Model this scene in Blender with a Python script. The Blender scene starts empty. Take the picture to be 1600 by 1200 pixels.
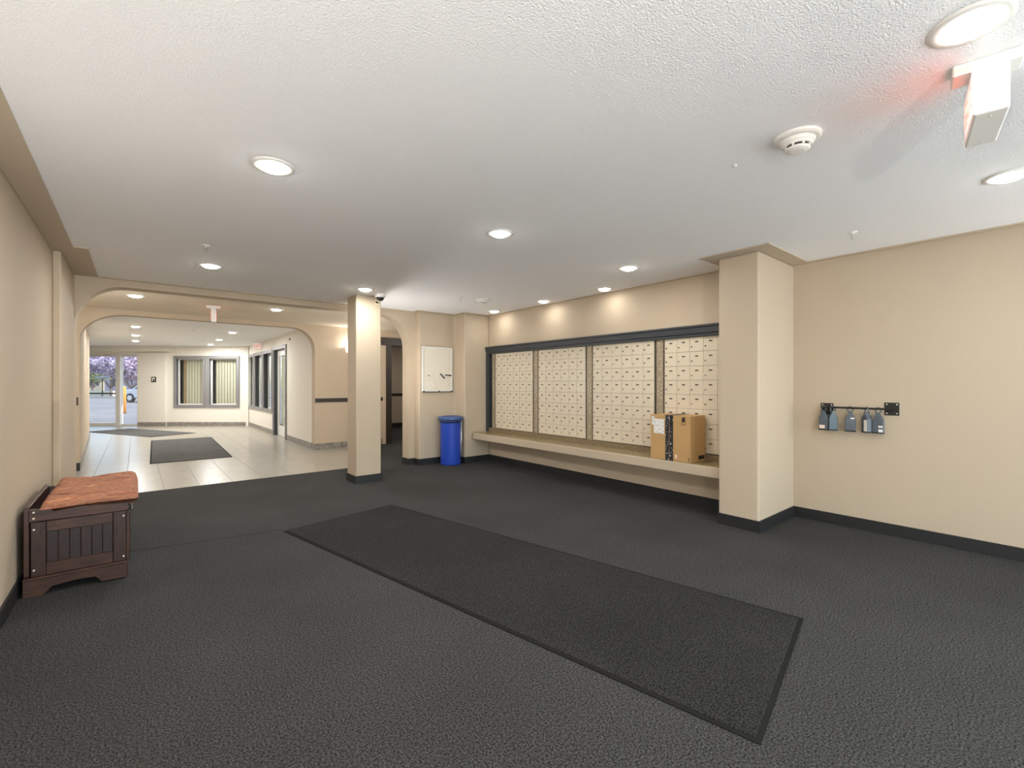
import bpy, bmesh, math, random
from mathutils import Vector, Matrix
random.seed(7)
S = bpy.context.scene
COL = S.collection
PI = math.pi

# ------------------------------------------------------------------ camera, world, sun, exposure
YAW = math.radians(39.6)
CAMH = 1.3
cam_d = bpy.data.cameras.new('camera'); cam = bpy.data.objects.new('camera', cam_d); COL.objects.link(cam)
cam.location = (0, 0, CAMH); cam.rotation_euler = (PI / 2, 0, -YAW)
cam_d.sensor_width = 36.0; cam_d.lens = 36.0 * 711.0 / 1600.0; cam_d.clip_start = 0.05; cam_d.clip_end = 400
S.camera = cam
S.view_settings.view_transform = 'Standard'; S.view_settings.look = 'None'
S.view_settings.gamma = 1.0; S.view_settings.use_curve_mapping = False
S.view_settings.exposure = 0.58

W = bpy.data.worlds.new('world'); S.world = W; W.use_nodes = True
wn = W.node_tree.nodes; wl = W.node_tree.links
bg = wn['Background']; sky = wn.new('ShaderNodeTexSky'); sky.sky_type = 'NISHITA'
sky.sun_disc = False; sky.sun_elevation = math.radians(48); sky.sun_rotation = math.radians(130)
sky.air_density = 1.0; sky.dust_density = 2.0; sky.ozone_density = 1.0
wl.new(sky.outputs[0], bg.inputs[0]); bg.inputs[1].default_value = 0.42

sun_d = bpy.data.lights.new('sun', 'SUN'); sun = bpy.data.objects.new('sun', sun_d); COL.objects.link(sun)
sun_d.energy = 3.4; sun_d.angle = math.radians(0.6); sun_d.color = (1.0, 0.95, 0.87)
sun.rotation_euler = (math.radians(38), 0, math.radians(75)); sun.location = (0, -8, 12)

# added area lamp standing in for daylight through an unseen glazed entrance
DAY = 180.0
day_d = bpy.data.lights.new('entrance_fill_light', 'AREA'); day = bpy.data.objects.new('entrance_fill_light', day_d); COL.objects.link(day)
day_d.shape = 'RECTANGLE'; day_d.size = 5.0; day_d.size_y = 2.2; day_d.energy = DAY; day_d.color = (0.68, 0.86, 1.0)
day.location = (2.2, -3.75, 1.2); day.rotation_euler = (math.radians(90), 0, 0)
LAMP_W = 5.5          # watts of each recessed ceiling lamp
LENS_E = 24.0           # glow of the lens itself
LAMP_C = (1.0, 0.99, 0.97)
FILL_SCONCE_W = 95.0        # watts of the uplights added out of view

# ------------------------------------------------------------------ small helpers
F2 = Vector((math.sin(YAW), math.cos(YAW), 0)); R2 = Vector((math.cos(YAW), -math.sin(YAW), 0))
def FP(l, d, z=0.0):                    # point in the frame of the slanted entrance wall
    v = R2 * l + F2 * d; return Vector((v.x, v.y, z))
FARM = Matrix(((R2.x, F2.x, 0, 0), (R2.y, F2.y, 0, 0), (0, 0, 1, 0), (0, 0, 0, 1)))

class MB:
    def __init__(s): s.v = []; s.f = []; s.m = None
    def add(s, vs, fs):
        b = len(s.v); s.v += [tuple(v) for v in vs]; s.f += [tuple(i + b for i in f) for f in fs]; return s
    def box(s, x0, x1, y0, y1, z0, z1, M=None):
        vs = [Vector(p) for p in ((x0,y0,z0),(x1,y0,z0),(x1,y1,z0),(x0,y1,z0),(x0,y0,z1),(x1,y0,z1),(x1,y1,z1),(x0,y1,z1))]
        if M: vs = [M @ v for v in vs]
        return s.add(vs, ((0,3,2,1),(4,5,6,7),(0,1,5,4),(1,2,6,5),(2,3,7,6),(3,0,4,7)))
    def cbox(s, x0, x1, y0, y1, z0, z1, c, M=None):       # box with chamfered edges, c = chamfer
        bm = bmesh.new(); bmesh.ops.create_cube(bm, size=1)
        for v in bm.verts:
            v.co = Vector(((x0+x1)/2 + v.co.x*(x1-x0), (y0+y1)/2 + v.co.y*(y1-y0), (z0+z1)/2 + v.co.z*(z1-z0)))
        bmesh.ops.bevel(bm, geom=bm.edges[:], offset=c, segments=1, affect='EDGES')
        bm.verts.index_update()
        vs = [(M @ v.co if M else v.co.copy()) for v in bm.verts]; fs = [[v.index for v in f.verts] for f in bm.faces]
        bm.free(); return s.add(vs, fs)
    def prism(s, poly, a0, a1, axis='z', M=None):          # closed polygon extruded along an axis
        n = len(poly)
        def P(p, a):
            v = {'z': (p[0], p[1], a), 'y': (p[0], a, p[1]), 'x': (a, p[0], p[1])}[axis]
            return M @ Vector(v) if M else Vector(v)
        vs = [P(p, a0) for p in poly] + [P(p, a1) for p in poly]
        fs = [tuple(range(n))[::-1], tuple(range(n, 2*n))] + [(i, (i+1) % n, n + (i+1) % n, n + i) for i in range(n)]
        return s.add(vs, fs)
    def lathe(s, prof, n=24, c=(0,0,0), M=None):           # (r, z) pairs about the z axis
        vs = []; fs = []
        for r, z in prof:
            for k in range(n):
                t = 2*PI*k/n; v = Vector((c[0] + r*math.cos(t), c[1] + r*math.sin(t), c[2] + z)); vs.append(M @ v if M else v)
        for j in range(len(prof)-1):
            for k in range(n):
                a = j*n + k; b = j*n + (k+1) % n; fs.append((a, b, b+n, a+n))
        fs.append(tuple(range(n))[::-1]); fs.append(tuple(range((len(prof)-1)*n, len(prof)*n)))
        return s.add(vs, fs)
    def tube(s, pts, r, n=8, closed=False):
        pts = [Vector(p) for p in pts]; vs = []; fs = []; m = len(pts)
        for i, p in enumerate(pts):
            a = pts[(i-1) % m] if (closed or i > 0) else pts[i]; b = pts[(i+1) % m] if (closed or i < m-1) else pts[i]
            t = (b - a).normalized(); up = Vector((0,0,1)) if abs(t.z) < .9 else Vector((1,0,0))
            x = t.cross(up).normalized(); y = t.cross(x)
            rr = r[i] if isinstance(r, (list, tuple)) else r
            for k in range(n): vs.append(p + x*rr*math.cos(2*PI*k/n) + y*rr*math.sin(2*PI*k/n))
        for i in range(m if closed else m-1):
            for k in range(n):
                a = i*n + k; b = i*n + (k+1) % n; c = ((i+1) % m)*n
                fs.append((a, b, c + (k+1) % n, c + k))
        if not closed: fs.append(tuple(range(n))[::-1]); fs.append(tuple(range((m-1)*n, m*n)))
        return s.add(vs, fs)
    def mesh(s, name, mat, smooth=False):
        me = bpy.data.meshes.new(name); me.from_pydata(s.v, [], s.f); me.update()
        bm = bmesh.new(); bm.from_mesh(me); bmesh.ops.recalc_face_normals(bm, faces=bm.faces); bm.to_mesh(me); bm.free()
        if mat: me.materials.append(mat)
        if smooth:
            for p in me.polygons: p.use_smooth = True
        return me
    def build(s, name, mat, parent=None, loc=(0,0,0), rz=0, smooth=False, bevel=0, seg=2):
        return put(name, s.mesh(name, mat, smooth), parent, loc, rz, bevel, seg)

def put(name, me, parent=None, loc=(0,0,0), rz=0, bevel=0, seg=2):
    o = bpy.data.objects.new(name, me); COL.objects.link(o); o.location = loc; o.rotation_euler = (0,0,rz); o.parent = parent
    if bevel:
        b = o.modifiers.new('bevel', 'BEVEL'); b.width = bevel; b.segments = seg; b.limit_method = 'ANGLE'
    return o
def thing(name, label, cat, loc=(0,0,0), rz=0, group=None):
    o = bpy.data.objects.new(name, None); COL.objects.link(o); o.location = loc; o.rotation_euler = (0,0,rz); o.empty_display_size = .05
    return tag(o, label, cat, group)
def tag(o, label, cat, group=None):
    o['label'] = label; o['category'] = cat
    if group: o['group'] = group
    return o
def struct(o): o['kind'] = 'structure'; return o
def sempty(name, loc=(0,0,0), rz=0):
    o = bpy.data.objects.new(name, None); COL.objects.link(o); o.location = loc; o.rotation_euler = (0,0,rz); o.empty_display_size = .05
    return struct(o)
def text_mesh(txt, size, mat, depth=.001):
    c = bpy.data.curves.new('lettering', 'FONT'); c.body = txt; c.size = size; c.align_x = 'CENTER'; c.align_y = 'CENTER'; c.extrude = depth
    o = bpy.data.objects.new('lettering', c); COL.objects.link(o); bpy.context.view_layer.update()
    me = bpy.data.meshes.new_from_object(o.evaluated_get(bpy.context.evaluated_depsgraph_get()))
    bpy.data.objects.remove(o); me.materials.clear(); me.materials.append(mat)
    me.transform(Matrix.Rotation(PI/2, 4, 'X'))          # reads towards -y
    return me

# ------------------------------------------------------------------ materials
def srgb(r, g, b):
    return tuple(((c/255)/12.92 if c/255 <= .04045 else ((c/255+.055)/1.055)**2.4) for c in (r, g, b)) + (1,)
def mat(name, col, rough=.6, metal=0., bump=None, noise=None, emit=None, spec=None, stretch=None, coat=None):
    """noise = (scale, colour2, low, high); bump = (scale, strength, distance)"""
    m = bpy.data.materials.new(name); m.use_nodes = True; nt = m.node_tree; p = nt.nodes['Principled BSDF']
    p.inputs['Base Color'].default_value = col; p.inputs['Roughness'].default_value = rough; p.inputs['Metallic'].default_value = metal
    if spec is not None: p.inputs['Specular IOR Level'].default_value = spec
    if coat: p.inputs['Coat Weight'].default_value = coat; p.inputs['Coat Roughness'].default_value = .08
    tc = nt.nodes.new('ShaderNodeTexCoord'); mp = nt.nodes.new('ShaderNodeMapping'); nt.links.new(tc.outputs['Object'], mp.inputs[0])
    if stretch: mp.inputs['Scale'].default_value = stretch
    if noise:
        n = nt.nodes.new('ShaderNodeTexNoise'); n.inputs['Scale'].default_value = noise[0]; n.inputs['Detail'].default_value = 4
        r = nt.nodes.new('ShaderNodeValToRGB'); r.color_ramp.elements[0].position = noise[2]; r.color_ramp.elements[1].position = noise[3]
        r.color_ramp.elements[0].color = col; r.color_ramp.elements[1].color = noise[1]
        nt.links.new(mp.outputs[0], n.inputs['Vector']); nt.links.new(n.outputs['Fac'], r.inputs[0]); nt.links.new(r.outputs[0], p.inputs['Base Color'])
    if bump:
        n = nt.nodes.new('ShaderNodeTexNoise'); n.inputs['Scale'].default_value = bump[0]; n.inputs['Detail'].default_value = 3
        b = nt.nodes.new('ShaderNodeBump'); b.inputs['Strength'].default_value = bump[1]; b.inputs['Distance'].default_value = bump[2]
        nt.links.new(mp.outputs[0], n.inputs['Vector']); nt.links.new(n.outputs['Fac'], b.inputs['Height']); nt.links.new(b.outputs[0], p.inputs['Normal'])
    if emit:
        p.inputs['Emission Color'].default_value = emit[0]; p.inputs['Emission Strength'].default_value = emit[1]
    return m
def glass_mat(name, tint=(.95,.97,.97,1), refl=.12):
    m = bpy.data.materials.new(name); m.use_nodes = True; nt = m.node_tree; nt.nodes.remove(nt.nodes['Principled BSDF'])
    t = nt.nodes.new('ShaderNodeBsdfTransparent'); t.inputs[0].default_value = tint
    g = nt.nodes.new('ShaderNodeBsdfGlossy'); g.inputs['Roughness'].default_value = .02
    x = nt.nodes.new('ShaderNodeMixShader'); x.inputs[0].default_value = refl
    nt.links.new(t.outputs[0], x.inputs[1]); nt.links.new(g.outputs[0], x.inputs[2]); nt.links.new(x.outputs[0], nt.nodes['Material Output'].inputs[0])
    return m
WALLC = srgb(194, 177, 153)
M_wall = mat('beige_paint', WALLC, .75, bump=(55, .25, .004), noise=(1.3, srgb(191, 174, 151), .3, .7))
M_hall = mat('pale_hall_wall', srgb(226, 220, 208), .7, bump=(55, .2, .003))  # paler than the lobby wall colour
M_band = mat('ceiling_band_paint', srgb(194, 178, 156), .7)
def stipple():
    m = mat('stippled_ceiling', srgb(246, 245, 245), .9, bump=(130, .9, .005)); return m
M_ceil = stipple()
def carpet_mat(name, c0, c1, scale, blot):
    m = bpy.data.materials.new(name); m.use_nodes = True; nt = m.node_tree; p = nt.nodes['Principled BSDF']; p.inputs['Roughness'].default_value = 1; p.inputs['Specular IOR Level'].default_value = .15
    tc = nt.nodes.new('ShaderNodeTexCoord'); n = nt.nodes.new('ShaderNodeTexNoise'); n.inputs['Scale'].default_value = scale; n.inputs['Detail'].default_value = 2; n.inputs['Roughness'].default_value = .8
    r = nt.nodes.new('ShaderNodeValToRGB'); r.color_ramp.elements[0].position = .40; r.color_ramp.elements[1].position = .60; r.color_ramp.elements[0].color = c0; r.color_ramp.elements[1].color = c1
    n2 = nt.nodes.new('ShaderNodeTexNoise'); n2.inputs['Scale'].default_value = 1.1; n2.inputs['Detail'].default_value = 3
    r2 = nt.nodes.new('ShaderNodeValToRGB'); r2.color_ramp.elements[0].position = .35; r2.color_ramp.elements[1].position = .7; r2.color_ramp.elements[0].color = (1-blot, 1-blot, 1-blot, 1); r2.color_ramp.elements[1].color = (1, 1, 1, 1)
    x = nt.nodes.new('ShaderNodeMix'); x.data_type = 'RGBA'; x.blend_type = 'MULTIPLY'; x.inputs[0].default_value = 1
    nt.links.new(tc.outputs['Object'], n.inputs['Vector']); nt.links.new(tc.outputs['Object'], n2.inputs['Vector'])
    nt.links.new(n.outputs['Fac'], r.inputs[0]); nt.links.new(n2.outputs['Fac'], r2.inputs[0])
    nt.links.new(r.outputs[0], x.inputs[6]); nt.links.new(r2.outputs[0], x.inputs[7]); nt.links.new(x.outputs[2], p.inputs['Base Color'])
    b = nt.nodes.new('ShaderNodeBump'); b.inputs['Strength'].default_value = .6; b.inputs['Distance'].default_value = .006
    nt.links.new(n.outputs['Fac'], b.inputs['Height']); nt.links.new(b.outputs[0], p.inputs['Normal'])
    return m
M_carpet = carpet_mat('charcoal_carpet', (.015, .0147, .0142, 1), (.094, .093, .090, 1), 125, .2)
M_mat = carpet_mat('black_mat_pile', (.007, .0068, .0065, 1), (.054, .053, .0505, 1), 125, .2)
M_hmat = carpet_mat('grey_mat_pile', (.045, .043, .040, 1), (.19, .185, .175, 1), 90, .15)
M_rub = mat('black_rubber', srgb(34, 33, 32), .95, spec=.1)
M_base = mat('black_vinyl_base', srgb(34, 34, 35), .5)
M_tile = mat('streaked_porcelain', srgb(172, 165, 152), .28, noise=(5, srgb(150, 143, 131), .38, .62), stretch=(1.2, 22, 1))
M_grout = mat('grout', srgb(140, 134, 124), .8)
M_tbase = mat('grey_stone_tile', srgb(150, 145, 136), .4, noise=(18, srgb(112, 107, 99), .35, .65))
M_char = mat('charcoal_trim', srgb(52, 56, 60), .35)
M_dark = mat('dark_brown_trim', srgb(44, 36, 30), .4)
M_gfr = mat('grey_frame_paint', srgb(128, 127, 127), .4)
M_wfr = mat('white_frame', srgb(225, 224, 220), .4)
M_alu = mat('pale_aluminium', srgb(214, 210, 204), .4, metal=.0)
M_glass = glass_mat('clear_glass')
M_black = mat('black_plastic', srgb(22, 22, 22), .4)
M_white = mat('white_plastic', srgb(235, 232, 225), .45)
M_cream = mat('cream_enamel', srgb(222, 209, 184), .42, noise=(2.0, srgb(216, 203, 180), .3, .7))
M_back = mat('mailbox_carcass', srgb(70, 62, 52), .6)
M_rail = mat('galvanised_strip', srgb(172, 157, 130), .45, metal=.1, noise=(40, srgb(152, 138, 114), .35, .65))
M_steel = mat('bright_steel', srgb(200, 198, 192), .25, metal=.9)
M_plate = mat('brown_number_plate', srgb(62, 48, 36), .5)
M_lam = mat('speckled_laminate', srgb(120, 104, 76), .22, noise=(120, srgb(176, 156, 118), .38, .62))
M_sill = mat('dark_speckled_strip', srgb(92, 78, 58), .35, noise=(90, srgb(160, 140, 106), .42, .62))
M_blue = mat('blue_plastic', srgb(40, 72, 176), .35)
M_bag = mat('blue_bag_film', srgb(62, 88, 140), .18, bump=(40, .8, .01))
M_blind = mat('cream_vinyl_slat', srgb(226, 220, 196), .5)
M_tan = mat('tan_vinyl_slat', srgb(190, 160, 120), .5)
M_void = mat('unlit_office', srgb(60, 58, 54), .9)  # dark colour stands in for the shade of an unlit room
M_card = mat('corrugated_card', srgb(190, 152, 100), .8, noise=(3, srgb(182, 144, 94), .3, .7), bump=(160, .1, .001))
M_lens = mat('lamp_lens', (1, 1, 1, 1), .4, emit=((1, .97, .92, 1), LENS_E))
M_lens2 = mat('small_lamp_lens', (1, 1, 1, 1), .4, emit=((1, .95, .86, 1), LENS_E*.4))
M_red = mat('exit_red', srgb(225, 40, 40), .5, emit=((1, .07, .05, 1), 1.6))
M_mute = mat('faded_sign_ink', srgb(176, 140, 132), .5)
M_pale = mat('pale_lit_red', srgb(236, 120, 110), .5, emit=((1, .30, .26, 1), .7))
M_lock = mat('slate_grey_casting', srgb(88, 95, 102), .45, metal=.2)
M_lockb = mat('teal_grey_casting', srgb(86, 100, 108), .4, metal=.2)
M_iron = mat('black_iron', srgb(30, 25, 21), .5)
M_paper = mat('white_sticker', srgb(232, 230, 225), .7)
M_pink = mat('pinkish_sticker', srgb(232, 208, 195), .7)
def print_mat(name, paper, ink, scale, squash=(1, 1, 1), thr=.56):
    m = mat(name, paper, .6, noise=(scale, ink, thr, thr + .03), stretch=squash); return m
M_tape = print_mat('black_printed_tape', srgb(24, 24, 26), srgb(225, 225, 225), 60, (1, 1.2, .8), .6)
M_label = print_mat('printed_label', srgb(232, 228, 220), srgb(120, 116, 112), 55, (.8, .8, 2.4), .57)
M_note = print_mat('handwritten_sheet', srgb(228, 220, 205), srgb(170, 164, 152), 30, (.5, .5, 4), .6)

# ------------------------------------------------------------------ dimensions of the place
H = 2.47                      # ceiling
XL, XR, XM = -0.56, 5.0, 4.66 # left wall, right wall, mailbox wall
YB = -3.2                     # unseen end wall with added glazing, behind the camera
YA, YA2 = 6.70, 6.92          # first arch
YC, YC2 = 9.38, 9.58          # second arch
XH0, XH = -0.65, 2.72         # side walls of the far hall
DW = 14.11                    # distance of the slanted entrance wall along its own normal

def wall_holes(mb, a0, a1, z0, z1, holes, put_box):
    xs = sorted({a0, a1, *[h[0] for h in holes], *[h[1] for h in holes]})
    for i in range(len(xs)-1):
        c = (xs[i] + xs[i+1])/2; zz = [(z0, z1)]
        for h in holes:
            if h[0] < c < h[1]:
                zz = [q for s in zz for q in ((s[0], min(s[1], h[2])), (max(s[0], h[3]), s[1])) if q[1] - q[0] > 1e-5]
        for q in zz: put_box(xs[i], xs[i+1], q[0], q[1])
def arch_wall(name, x0, x1, o0, o1, zt, rl, rr, rzl, rzr, y0, y1, m):
    mb = MB()
    cur = [(o0 + rl*(1-math.cos(t)), zt - rzl*(1-math.sin(t))) for t in [PI/2*k/12 for k in range(13)]]
    cur += [(o1 - rr*(1-math.cos(t)), zt - rzr*(1-math.sin(t))) for t in [PI/2*k/12 for k in range(12, -1, -1)]]
    if o0 > x0 + 1e-4: mb.box(x0, o0, y0, y1, 0, H)
    if x1 > o1 + 1e-4: mb.box(o1, x1, y0, y1, 0, H)
    for (xa, za), (xb, zb) in zip(cur, cur[1:]):
        vs = [(xa,y0,za),(xb,y0,zb),(xb,y0,H),(xa,y0,H),(xa,y1,za),(xb,y1,zb),(xb,y1,H),(xa,y1,H)]
        mb.add(vs, ((0,1,2,3),(7,6,5,4),(0,4,5,1),(3,2,6,7)))
    me = mb.mesh(name, m)
    bm = bmesh.new(); bm.from_mesh(me); bmesh.ops.remove_doubles(bm, verts=bm.verts, dist=1e-5); bm.to_mesh(me); bm.free()
    return struct(put(name, me))

# ------------------------------------------------------------------ structure: floors and ceiling
def dline(d, X): return (d - X*F2.x)/F2.y            # Y on the line parallel to the entrance wall
fl = struct(MB().prism([(-2,YB-.1),(7.5,YB-.1),(7.5,dline(14.8,7.5)),(3.62,dline(14.8,3.62)),(3.62,9.4),(2.86,7.03),(-2,7.03)], -.06, 0).build('floor', M_carpet))
seam = MB()
sp = [(XL,4.70),(-.045,4.616),(.27,4.555),(.48,4.505),(1.0,4.44)]
for (xa, ya), (xb, yb) in zip(sp, sp[1:]):
    seam.add([(xa,ya-.005,.0012),(xb,yb-.005,.0012),(xb,yb+.005,.0012),(xa,ya+.005,.0012)], [(0,1,2,3)])
seam.build('carpet_seam', M_rub, fl)
tf = struct(MB().prism([(-2,7.03),(2.86,7.03),(3.62,9.4),(3.62,dline(14.35,3.62)),(-2,dline(14.35,-2))], -.06, -.003).build('floor', M_grout))
TW, TL = .363, .726
tmesh = MB().cbox(.0015, TW-.0015, .0015, TL-.0015, -.012, .002, .0012).mesh('tile', M_tile)
x = -.455 - 2*TW
while x < 3.5:
    y = 7.035
    while y < 19:
        lo = -.95 if y > YC2-.3 else -1.2
        if x + TW > lo + .02 and (x < XH if y > YC - .05 else x + TW < 2.87 + (y - 7.03)*.32) and F2.x*(x+TW) + F2.y*(y+TL) < DW + .02:
            tl = put('tile', tmesh, tf, (x, y, 0))
        y += TL
    x += TW
MB().prism([(2.2,7.04),(2.86,7.04),(3.62,9.37),(2.9,9.37)], -.02, -.0005).build('cut_tile_strip', M_tile, tf)
# porcelain past the last whole tile by the entrance
MB().prism([(-2,15.5),(3.5,15.5),(3.5,dline(14.3,3.5)),(-2,dline(14.3,-2))], -.02, -.0005).build('entrance_strip', M_tile, tf)
struct(MB().prism([(-2,YB-.1),(7.5,YB-.1),(7.5,dline(14.8,7.5)),(-2,dline(14.8,-2))], H, H+.12).build('ceiling', M_ceil))

struct(MB().box(-2,7.5,YA2,YC,H-.006,H+.001).build('ceiling', mat('beige_passage_ceiling', srgb(222, 209, 187), .85, bump=(130, .6, .004))))
# walls of the lobby
struct(MB().box(XL-.15, XL, YB, YA2, 0, H).box(XL, -.503, 5.6, YA, 0, H).build('wall_left', M_wall, bevel=.012))
struct(MB().box(XR, XR+.15, YB, 1.69, 0, H).build('wall_right', M_wall))
struct(MB().box(4.2, XR+.15, 1.69, 2.05, 0, H).build('wall_pillar', M_wall, bevel=.02, seg=3))
struct(MB().box(XM, XM+.2, 2.05, 6.92, 0, H).build('wall_mailbox', M_wall))
struct(MB().prism([(3.49,6.55),(4.16,6.55),(4.16,6.25),(XM,6.25),(XM,6.92),(3.49,6.92)], 0, H).build('wall_back', M_wall, bevel=.02, seg=3))
arch_wall('wall_arch', XL, 3.49, -.503, 3.385, 2.385, .42, .5, .46, .5, YA, YA2, M_wall)
struct(MB().box(2.21, 2.55, 5.85, 6.17, 0, H).build('wall_column', M_wall, bevel=.015, seg=3))
# unseen end wall behind the camera, its glazing added to brighten the lobby
wb = MB(); wall_holes(wb, XL-.15, XR+.15, 0, H, [(.2,2.15,.1,2.2),(2.3,4.6,.1,2.2)], lambda a,b,c,d: wb.box(a,b,YB-.15,YB,c,d))
struct(wb.build('wall_front', M_wall))
for n, (a, b) in enumerate(((.2,2.15),(2.3,4.6))):
    w = sempty('window_%d' % (n+6), ((a+b)/2, YB-.1, .1))
    h = (b-a)/2; fr = MB()
    fr.box(-h,-h+.06,0,.06,0,2.1).box(h-.06,h,0,.06,0,2.1).box(-h+.06,h-.06,0,.06,0,.06).box(-h+.06,h-.06,0,.06,2.04,2.1).box(-.03,.03,0,.06,.06,2.04)
    fr.build('window_frame', M_alu, w); MB().box(-h+.06,h-.06,.028,.032,.06,2.04).build('window_pane', M_glass, w)

# cross passage and far hall
arch_wall('wall_arch', -2, XH+.001, XH0, XH, 2.385, .55, .42, .42, .40, YC, YC2, M_wall)
wc = MB(); wall_holes(wc, XH+.001, 7.5, 0, H, [(4.2,5.3,0,2.31)], lambda a,b,c,d: wc.box(a,b,YC,YC2,c,d))
struct(wc.build('wall_passage', M_wall))
struct(MB().box(-2.1,-2.0,6.9,YC2,0,H).box(-2.0,XL-.15,6.8,YA2,0,H).build('wall_passage_left', M_wall))
struct(MB().box(XM+.2,7.5,6.77,6.92,0,H).box(7.5,7.6,6.77,dline(14.8,7.5),0,H).build('wall_passage_right', M_wall))
struct(MB().box(4.0,4.1,YC2,12.9,0,H).box(4.0,7.5,12.9,13.0,0,H).build('wall_corridor', M_wall))
struct(MB().prism([(XH0,YC2),(-.86,15.0),(-2.0,15.0),(-2.0,14.85),(-1.0,14.85),(XH0-.14,YC2)],0,H).box(-2.1,-2.0,14.85,20.3,0,H).build('wall_hall_left', M_wall))
whr = MB(); HW = [(12.96,14.02),(14.12,15.18),(15.28,16.30)]
wall_holes(whr, YC2, 16.38, 0, H, [(a,b,.59,2.17) for a,b in HW] + [(11.60,12.78,0,2.17)], lambda a,b,c,d: whr.box(XH,XH+.14,a,b,c,d))
struct(whr.build('wall_hall_right', M_hall))
K = .0198453                                     # metres per pixel on the entrance wall
def lu(u): return (u-800)*K
FW = [(lu(273.5), lu(320.5)), (lu(325), lu(372.8))]
wf = MB(); wall_holes(wf, lu(217), lu(388), 0, H, [(a,b,.60,2.14) for a,b in FW], lambda a,b,c,d: wf.box(a,b,DW,DW+.14,c,d,FARM))
wf.box(lu(122), lu(217), DW, DW+.14, 2.23, H, FARM).box(lu(84), lu(122), DW, DW+.14, 0, H, FARM)
wf.box(lu(217), lu(260), DW-.05, DW, 0, 2.26, FARM)
wf.box(lu(100), lu(270), DW-.16, DW, 2.30, H, FARM)
struct(wf.build('wall_entrance', M_hall))
# dark-coloured panels standing in for unlit offices behind the hall windows
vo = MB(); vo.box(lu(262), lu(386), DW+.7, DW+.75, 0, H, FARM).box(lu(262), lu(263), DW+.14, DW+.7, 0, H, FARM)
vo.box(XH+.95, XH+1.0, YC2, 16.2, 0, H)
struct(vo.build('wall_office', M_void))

# ceiling bands painted in wall colour
zb0 = H - .008
struct(MB().box(XL,-.41,YB,5.35,zb0,H).box(XL,-.315,5.35,5.6,zb0,H).box(-.503,-.315,5.6,YA,zb0,H).build('trim_1', M_band))
struct(MB().box(4.93,XR,YB,1.545,zb0,H).box(4.03,XR,1.545,1.69,zb0,H).box(4.03,4.2,1.69,2.15,zb0,H).box(4.2,XM,2.05,2.15,zb0,H).box(4.615,XM,2.15,6.25,zb0,H).build('trim_2', M_band))
struct(MB().box(-.315,3.45,YA-.05,YA,zb0,H).box(3.45,3.49,6.51,YA,zb0,H).box(3.49,4.12,6.51,6.55,zb0,H).box(4.12,4.16,6.21,6.55,zb0,H).box(4.16,4.615,6.21,6.25,zb0,H).build('trim_3', M_band))

# baseboards
bh, bt = .1, .012
struct(MB().box(XL,XL+bt,YB,5.6,0,bh).box(XL,-.503,5.6-bt,5.6,0,bh).box(-.503,-.503+bt,5.6-bt,YA2,0,bh).build('baseboard_left', M_base))
struct(MB().box(XR-bt,XR,YB,1.69-bt,0,bh).box(4.2-bt,XR,1.69-bt,1.69,0,bh).box(4.2-bt,4.2,1.69,2.05,0,bh).build('baseboard_right', M_base))
struct(MB().box(XM-bt,XM,2.05,6.25-bt,0,bh).build('baseboard_mailbox', M_base))
struct(MB().box(4.16-bt,XM-bt,6.25-bt,6.25,0,bh).box(4.16-bt,4.16,6.25,6.55-bt,0,bh).box(3.49-bt,4.16,6.55-bt,6.55,0,bh).box(3.49-bt,3.49,6.55,YA-bt,0,bh).box(3.385-bt,3.49,YA-bt,YA,0,bh).box(3.385-bt,3.385,YA,YA2,0,bh).build('baseboard_back', M_base))
cbx = MB(); e = bt
cbx.box(2.21-e,2.55+e,5.85-e,5.85,0,bh).box(2.21-e,2.55+e,6.17,6.17+e,0,bh).box(2.21-e,2.21,5.85,6.17,0,bh).box(2.55,2.55+e,5.85,6.17,0,bh)
struct(cbx.build('baseboard_column', M_base))
struct(MB().box(XH-.008,XH,YC+.0,YC2,0,.12).box(XH-.008,4.12,YC-.01,YC,0,.12).box(XH-.01,XH,YC2,11.52,0,.12).box(XH-.01,XH,12.86,16.3,0,.12).build('baseboard_hall', M_tbase))
struct(MB().box(lu(217),lu(261),DW-.06,DW-.05,0,.12,FARM).box(lu(261),lu(384),DW-.01,DW,0,.12,FARM).build('baseboard_entrance', M_tbase))
struct(MB().prism([(XH0,YC),(XH0+.01,YC),(XH0+.01,YC2),(-.85,15.0),(-.86,15.0),(XH0,YC2)],0,.12).build('baseboard_hall_left', M_tbase))
struct(MB().box(-.80,XH0+.01,YC-.012,YC-.001,0,.12).build('baseboard_pier', M_base))
# dark chair rails
struct(MB().box(XH+.005,4.12,YC-.02,YC,.94,1.015).build('trim_4', M_dark))
struct(MB().box(4.1,7.5,12.88,12.9,.94,1.015).box(4.1,7.5,12.885,12.9,0,.12).build('trim_5', M_dark))

# ------------------------------------------------------------------ doors and windows of the hall
# glazed street entrance
d1 = sempty('door_1', FP(lu(178), DW, 0), -YAW)
def L(u): return lu(u) - lu(178)
fr = MB().box(L(122),L(128),.02,.1,0,2.23).box(L(180.5),L(187.5),.0,.12,0,2.23).box(L(213.5),L(217),.02,.1,0,2.23)
fr.box(L(128),L(180.5),.02,.1,2.15,2.23).box(L(187.5),L(213.5),.02,.1,2.15,2.23).box(L(128),L(180.5),.02,.1,0,.09).box(L(187.5),L(213.5),.02,.1,0,.06)
fr.build('door_frame', M_alu, d1)
MB().box(L(128),L(180.5),.055,.062,.09,2.15).build('pane', M_glass, d1); MB().box(L(187.5),L(213.5),.055,.062,.06,2.15).build('pane', M_glass, d1)
MB().cbox(L(128),L(180.5),-.03,.01,.985,1.03,.008).build('push_bar', mat('bronze_bar', srgb(90,88,92), .4, .5), d1)
MB().cbox(L(154),L(176),-.0,.02,2.16,2.215,.01).build('door_closer', M_alu, d1)

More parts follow.
